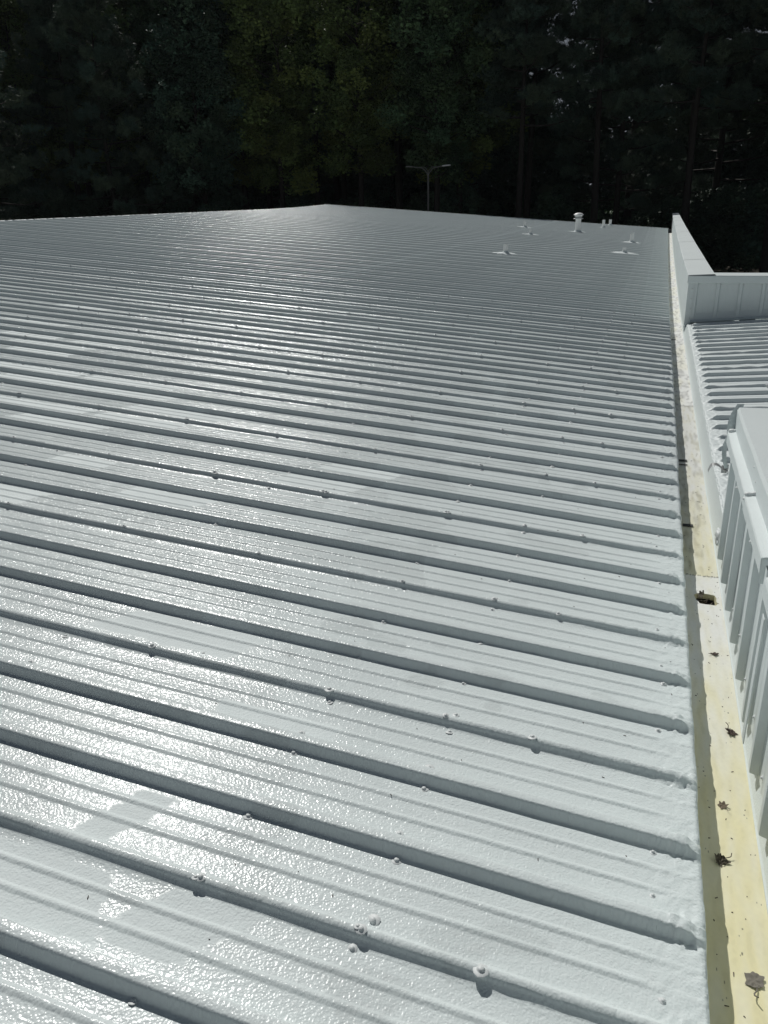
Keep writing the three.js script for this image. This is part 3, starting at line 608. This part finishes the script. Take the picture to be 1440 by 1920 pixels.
function needleCluster(seed, tufts, n, R, L) {
  const r = rng(seed), pos = [];
  for (let t = 0; t < tufts; t++) {
    const c = new THREE.Vector3(r() - .5, (r() - .5) * .6, r() - .5).multiplyScalar(2 * R), ax = new THREE.Vector3(r() - .5, r() * .9 + .1, r() - .5).normalize();
    for (let i = 0; i < n; i++) {
      const d = new THREE.Vector3(r() - .5, r() - .5, r() - .5).normalize().addScaledVector(ax, .75).normalize(), side = new THREE.Vector3(r() - .5, r() - .5, r() - .5).cross(d).normalize().multiplyScalar(.02), tip = c.clone().addScaledVector(d, L * (.7 + r() * .5));
      pos.push(...c.clone().add(side).toArray(), ...c.clone().sub(side).toArray(), ...tip.toArray());
    }
  }
  const g = new THREE.BufferGeometry(); g.setAttribute('position', new THREE.Float32BufferAttribute(pos, 3)); g.computeVertexNormals(); return g;
}
const leafG = [leafCluster(1, 26, .5, .2), leafCluster(2, 26, .55, .17)], needleG = [needleCluster(3, 7, 16, .33, .34), needleCluster(4, 7, 16, .36, .3)];
function limbGeo(pts, r0, r1, seg = 6, sides = 6) {
  const c = new THREE.CatmullRomCurve3(pts), g = new THREE.TubeGeometry(c, seg, 1, sides), p = g.attributes.position, n = g.attributes.normal;
  for (let i = 0; i <= seg; i++) { const o = c.getPointAt(i / seg), rr = lerp(r0, r1, i / seg); for (let j = 0; j <= sides; j++) { const k = i * (sides + 1) + j; p.setXYZ(k, o.x + (p.getX(k) - o.x) * rr, o.y + (p.getY(k) - o.y) * rr, o.z + (p.getZ(k) - o.z) * rr); } }
  return g;
}
function tree(name, label, pos, opt, group) {
  const { kind, H, R, base, seed, mat, dens = 1 } = opt, r = rng(seed), t = thing(name, label, kind === 'shrub' ? 'shrub' : 'tree', pos, group);
  const limbs = [], clumps = [], lean = [(r() - .5) * .05 * H, (r() - .5) * .05 * H];
  const trunkAt = (f) => new THREE.Vector3(lean[0] * f * f + Math.sin(f * 5 + seed) * .15, H * f, lean[1] * f * f);
  const tr = kind === 'shrub' ? .06 : 0.011 * H + .05;
  limbs.push(limbGeo([0, .25, .5, .75, 1].map((f) => trunkAt(f * .97).setY(H * f * .97 - .15)), tr, tr * .12, 10, 8));
  const nb = Math.round((kind === 'pine' ? 46 : kind === 'shrub' ? 14 : 40) * dens);
  for (let i = 0; i < nb; i++) {
    const f = base + (1 - base) * Math.pow((i + r() * .8) / nb, .9), a = i * 2.4 + r() * .9, g = (f - base) / (1 - base);
    let len, up;
    if (kind === 'pine') { len = R * (1.05 - .8 * g) * (.55 + .6 * r()); up = .1 + .35 * g + (r() - .5) * .3; }
    else { len = R * Math.sqrt(Math.max(.06, 1 - Math.pow(g * 1.9 - .85, 2) * .8)) * (.5 + .55 * r()); up = .35 + .5 * g + (r() - .5) * .4; }
    const o = trunkAt(Math.min(f, .97)), dir = new THREE.Vector3(Math.cos(a), up, Math.sin(a)).normalize(), e = o.clone().addScaledVector(dir, len), mid = o.clone().addScaledVector(dir, len * .5).add(new THREE.Vector3(0, -.06 * len, 0));
    limbs.push(limbGeo([o, mid, e], tr * .3 * (1 - g * .6), tr * .05, 4, 5));
    const nc = kind === 'pine' ? 3 : kind === 'shrub' ? 2 : 3;
    for (let c = 0; c < nc; c++) { const s = .5 + .5 * (c + r() * .8) / nc; clumps.push([o.clone().lerp(e, s).add(new THREE.Vector3((r() - .5) * R * .25, (r() - .3) * R * .14, (r() - .5) * R * .25)), (kind === 'pine' ? .95 : kind === 'shrub' ? .6 : 1.15) * (.65 + r() * .6)]); }
  }
  clumps.push([trunkAt(.98), 1]);
  const bark = new THREE.Mesh(merge(limbs), barkMat); bark.name = 'trunk'; bark.castShadow = bark.receiveShadow = true; t.add(bark);
  const per = Math.round((kind === 'pine' ? 12 : 16)), ms = [], cols = [], q = new THREE.Quaternion(), ee = new THREE.Euler();
  for (const [c, cr] of clumps) {
    const tone = .5 + r() * 1.0, warm = (r() - .5) * .22;
    for (let i = 0; i < per; i++) {
      const d = new THREE.Vector3(r() - .5, r() - .5, r() - .5).normalize().multiplyScalar(cr * Math.pow(r(), .45)); d.y *= kind === 'pine' ? .55 : .75;
      ee.set((r() - .5) * .8, r() * 6.28, (r() - .5) * .8); q.setFromEuler(ee); const s = .75 + r() * .6;
      ms.push(new THREE.Matrix4().compose(c.clone().add(d), q, new THREE.Vector3(s, s, s))); cols.push([tone * (.85 + r() * .3), warm]);
    }
  }
  const im = new THREE.InstancedMesh(kind === 'pine' ? needleG[seed % 2] : leafG[seed % 2], mat, ms.length);
  const cc = new THREE.Color(); ms.forEach((m, i) => { im.setMatrixAt(i, m); im.setColorAt(i, cc.setRGB(cols[i][0] * (1 + cols[i][1]), cols[i][0], cols[i][0] * (1 - cols[i][1]))); });
  im.name = 'crown'; im.userData.kind = 'stuff'; im.castShadow = im.receiveShadow = true; t.add(im);
  return t;
}
function copyTree(src, label, pos, turn, s, group) { const c = src.clone(); c.name = numbered(src.name.replace(/_\d{3}$/, '')); c.position.set(...pos); c.rotation.y = turn; c.scale.set(s, s, s); c.userData = { label, category: src.userData.category, group }; scene.add(c); return c; }
{
  const FG = 'trees along the front of the forest', BG = 'dark trees deeper in the forest';
  const front = [
    tree('pine_tree', 'bushy dark pine with drooping boughs at the far left of the forest edge', [-52, GY, -56], { kind: 'pine', H: 24, R: 6.2, base: 0.2, seed: 101, mat: needleM, dens: 1.15 }, FG),
    tree('pine_tree', 'broad pine with soft hazy needle tufts above the long roof ridge', [-46, GY, -64], { kind: 'pine', H: 23, R: 6.4, base: 0.2, seed: 102, mat: needleM, dens: 1.2 }, FG),
    tree('broadleaf_tree', 'dense dark green broadleaf tree behind the middle of the ridge', [-38.5, GY, -67], { kind: 'leafy', H: 23, R: 5.2, base: 0.22, seed: 103, mat: leafC, dens: 1.2 }, FG),
    tree('broadleaf_tree', 'tall tree with yellow-green leaves left of the roof peak', [-32, GY, -69], { kind: 'leafy', H: 25, R: 5.0, base: 0.3, seed: 104, mat: leafB, dens: 1.1 }, FG),
    tree('broadleaf_tree', 'tall tree with yellow-green top straight above the roof peak', [-25, GY, -70], { kind: 'leafy', H: 25.5, R: 5.0, base: 0.32, seed: 105, mat: leafB, dens: 1.1 }, FG),
    tree('broadleaf_tree', 'leafy green tree just behind the twin-armed lamp post', [-18, GY, -68.5], { kind: 'leafy', H: 24, R: 4.8, base: 0.34, seed: 106, mat: leafA }, FG),
    tree('pine_tree', 'slender pine with open crown between lamp post and capped flue', [-11.5, GY, -69.5], { kind: 'pine', H: 26, R: 4.4, base: 0.44, seed: 107, mat: needleM, dens: .8 }, FG),
    tree('pine_tree', 'thin straight pine behind the capped flue, sky gaps beside it', [-5.5, GY, -70.5], { kind: 'pine', H: 27, R: 4.2, base: 0.46, seed: 108, mat: needleM, dens: .7 }, FG),
    tree('pine_tree', 'dark pine with bare lower trunk behind the end of the parapet', [1.5, GY, -69], { kind: 'pine', H: 26, R: 4.4, base: 0.46, seed: 109, mat: needleM, dens: .75 }, FG),
    tree('pine_tree', 'dark bare-stemmed pine at the right edge of the forest', [7.5, GY, -68], { kind: 'pine', H: 25, R: 4.6, base: 0.46, seed: 110, mat: needleM, dens: .75 }, FG),
  ];
  const r = rng(900);
  const spots = [];
  for (let row = 0; row < 5; row++) { const z = -75 - row * 7; for (let x = -92 + row * 3; x < 22; x += 6.8 + row * .3) spots.push([x + (r() - .5) * 3.5, GY, z + (r() - .5) * 4, row]); }
  for (const [x, y, z] of [[-58, 0, -48], [-60, 0, -62], [-54, 0, -70], [-66, 0, -56], [-72, 0, -70], [15, 0, -70]]) spots.push([x, GY, z, 0]);
  for (const [x, y, z, row] of spots) {
    if (x < -0.98 * -z - 8) continue;
    if (row > 0 && x > -19 && x < 9 && r() < .5) continue;   // the wood is thinner here; the sky glints through                       // far outside the view
    const pine = x > -14 ? r() < .75 : r() < .4, pool = front.filter((t) => t.name.startsWith(pine ? 'pine' : 'broad'));
    const src = pool[Math.floor(r() * pool.length)], s = [1.08, 1.2, 1.28, 1.34, 1.4][row] * (.94 + r() * .16);
    copyTree(src, pine ? 'dark tall pine standing in shade behind the front row of trees' : 'dark leafy tree standing in shade behind the front row of trees', [x, y, z], r() * 6.28, s, BG + (pine ? ', pines' : ', broadleaf'));
  }
  // undergrowth along the wood's edge
  const sh = tree('shrub', 'low leafy shrub in the shaded undergrowth at the forest foot', [-27, GY, -72], { kind: 'shrub', H: 4.2, R: 2.6, base: .08, seed: 301, mat: leafC, dens: 1.3 }, 'shrubs at the forest foot');
  for (let i = 0; i < 66; i++) copyTree(sh, 'low leafy shrub in the shaded undergrowth at the forest foot', [-60 + (i % 22) * (i < 44 ? 3.2 : 3.9) + (r() - .5) * 1.5, GY, (i < 22 ? -74 : i < 44 ? -86 : -98) - r() * 6 + (i < 4 ? 6 : 0)], r() * 6.28, .8 + r() * .7, 'shrubs at the forest foot');
  // the wood behind, one mass
  const ms = [], q = new THREE.Quaternion(), e = new THREE.Euler(), cols = [];
  for (let i = 0; i < 54000; i++) {
    const z = -108 - r() * 14, x = -118 + r() * 160, top = 38 + 6 * n2(x * .12, z * .1) , y = GY + Math.pow(r(), 1.05) * top;
    if (n3(x * .16, y * .16, z * .1) < (x > -24 && y > GY + 17 ? 0.3 : -0.42)) continue;
    e.set(r(), r() * 6.28, r()); q.setFromEuler(e); const s = 1.5 + r() * 1.3; ms.push(new THREE.Matrix4().compose(new THREE.Vector3(x, y, z), q, new THREE.Vector3(s, s, s))); cols.push(.6 + r() * .6);
  }
  const im = new THREE.InstancedMesh(leafG[0], leafC, ms.length), cc = new THREE.Color(); ms.forEach((m, i) => { im.setMatrixAt(i, m); im.setColorAt(i, cc.setRGB(cols[i], cols[i], cols[i])); });
  im.name = 'distant_forest'; im.userData = { kind: 'stuff', label: 'dark mass of far woodland closing the view behind the trees', category: 'forest' }; im.castShadow = im.receiveShadow = true; scene.add(im);
}

scene.fog = new THREE.FogExp2(new THREE.Color(0.82, 0.93, 0.97), 0.00011);
renderer.render(scene, camera);
